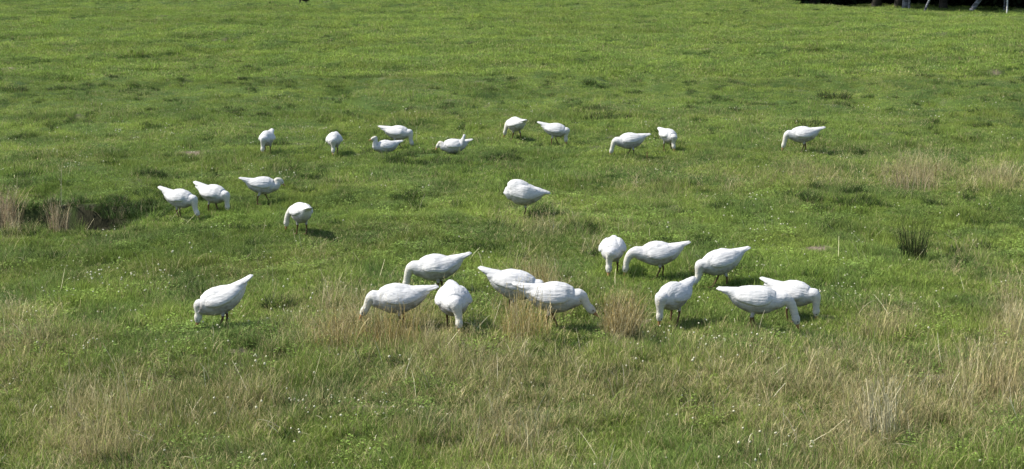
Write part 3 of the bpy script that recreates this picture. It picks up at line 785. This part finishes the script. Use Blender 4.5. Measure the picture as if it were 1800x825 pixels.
def tree(px, dist, label, r=.16, lean=(0, 0), bark=M_bark, k=0, s=1.0, twin=False):
    x = (px - 900) / F * dist; y = dist; z = float(height(x, y))
    root = empty('birch_tree' if bark in (M_birch, M_pale) else 'woodland_tree', (x, y, z - .05), random.random() * 0)
    lx, ly = lean; V, Fc = [], []
    def add(v, f):
        q = len(V); V.extend(tuple(a) for a in v); Fc.extend(tuple(i + q for i in g_) for g_ in f)
    pts = [(0, 0, -.3), (lx * .1, ly * .1, 1), (lx * .35, ly * .35, 3.4), (lx * .6, ly * .6, 6.5), (lx * .75, ly * .75, 10.5)]
    add(*tube(pts, [r * 1.35, r, r * .85, r * .6, r * .2], 10))
    for c in protos[k][1][::4]:
        z0 = max(2.8, c[2] - 1.8); q = z0 / 10.5
        add(*tube([(lx * .6 * q, ly * .6 * q, z0), (c[0] * .5 + lx * .4, c[1] * .5, (z0 + c[2]) / 2), (c[0] * .95 + lx * .5, c[1] * .95, c[2])], [r * .38, r * .22, r * .06], 6))
    mesh_obj('trunk', V, Fc, bark, root)
    co = bpy.data.objects.new('crown', protos[k][0]); COL.objects.link(co); co.parent = root
    co.location = (lx * .6, ly * .6, 0); co.rotation_euler = (0, 0, random.random() * 6.28); root.scale = (s, s, s)
    return tag(root, label, 'tree', 'trees of the wood behind the brow')
tree(1586, 113.5, 'stout blue-grey double-looking trunk standing at the brow of the field', .20, (.1, 0), M_birch, 0)
tree(1592.5, 112.0, 'slim pale trunk pressed against the stout blue-grey one', .07, (.2, 0), M_birch, 1, .9)
tree(1696, 108.5, 'pale trunk leaning steeply over the shaded grass strip', .16, (9.0, 1), M_birch, 2, .85)
tree(1617, 109, 'thin grey trunk leaning beside the double-looking one', .08, (5.0, 1), M_birch, 1, .85)
tree(1764, 107.5, 'straight whitish trunk rising from the shaded grass strip', .05, (-.25, 0), M_pale, 0, .9)
tree(1759, 110, 'dim thin trunk close behind the straight whitish one', .055, (-.1, 0), M_birch, 2, .9)
for i, (px, d, lab) in enumerate([(1425, 121, 'dark tree at the very corner where the wood begins'), (1520, 122, 'dark trunk between the wood corner and the pale trunks'),
        (1535, 116.5, 'dark trunk just beyond the brow before the stout blue-grey one'), (1573, 115.5, 'dark leafy tree whose low boughs overhang the stout blue-grey trunk'), (1652, 114, 'dark overhanging tree that shades the grass strip at the brow'), (1655, 119, 'dark trunk behind the thin leaning one'), (1725, 118, 'dark trunk beyond the steeply leaning pale trunk'), (1810, 112, 'dark tree at the outer edge of the picture'),
        (1380, 130, 'dark leafy tree shading the start of the wood'), (1300, 134, 'outlying dark tree before the wood thickens'), (1330, 145, 'tall dark tree behind the outlying one'), (1470, 134, 'dark tree deep in the wood behind its corner'),
        (1580, 132, 'dark tree deep in the wood behind the pale pair'), (1690, 130, 'dark tree deep in the wood behind the leaning trunk'), (1780, 126, 'dark tree deep in the wood behind the whitish trunk'), (1880, 122, 'dark tree just past the last visible trunk')]):
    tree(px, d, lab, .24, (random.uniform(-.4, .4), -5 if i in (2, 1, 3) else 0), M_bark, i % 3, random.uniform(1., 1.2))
# dense undergrowth, nobody could count it
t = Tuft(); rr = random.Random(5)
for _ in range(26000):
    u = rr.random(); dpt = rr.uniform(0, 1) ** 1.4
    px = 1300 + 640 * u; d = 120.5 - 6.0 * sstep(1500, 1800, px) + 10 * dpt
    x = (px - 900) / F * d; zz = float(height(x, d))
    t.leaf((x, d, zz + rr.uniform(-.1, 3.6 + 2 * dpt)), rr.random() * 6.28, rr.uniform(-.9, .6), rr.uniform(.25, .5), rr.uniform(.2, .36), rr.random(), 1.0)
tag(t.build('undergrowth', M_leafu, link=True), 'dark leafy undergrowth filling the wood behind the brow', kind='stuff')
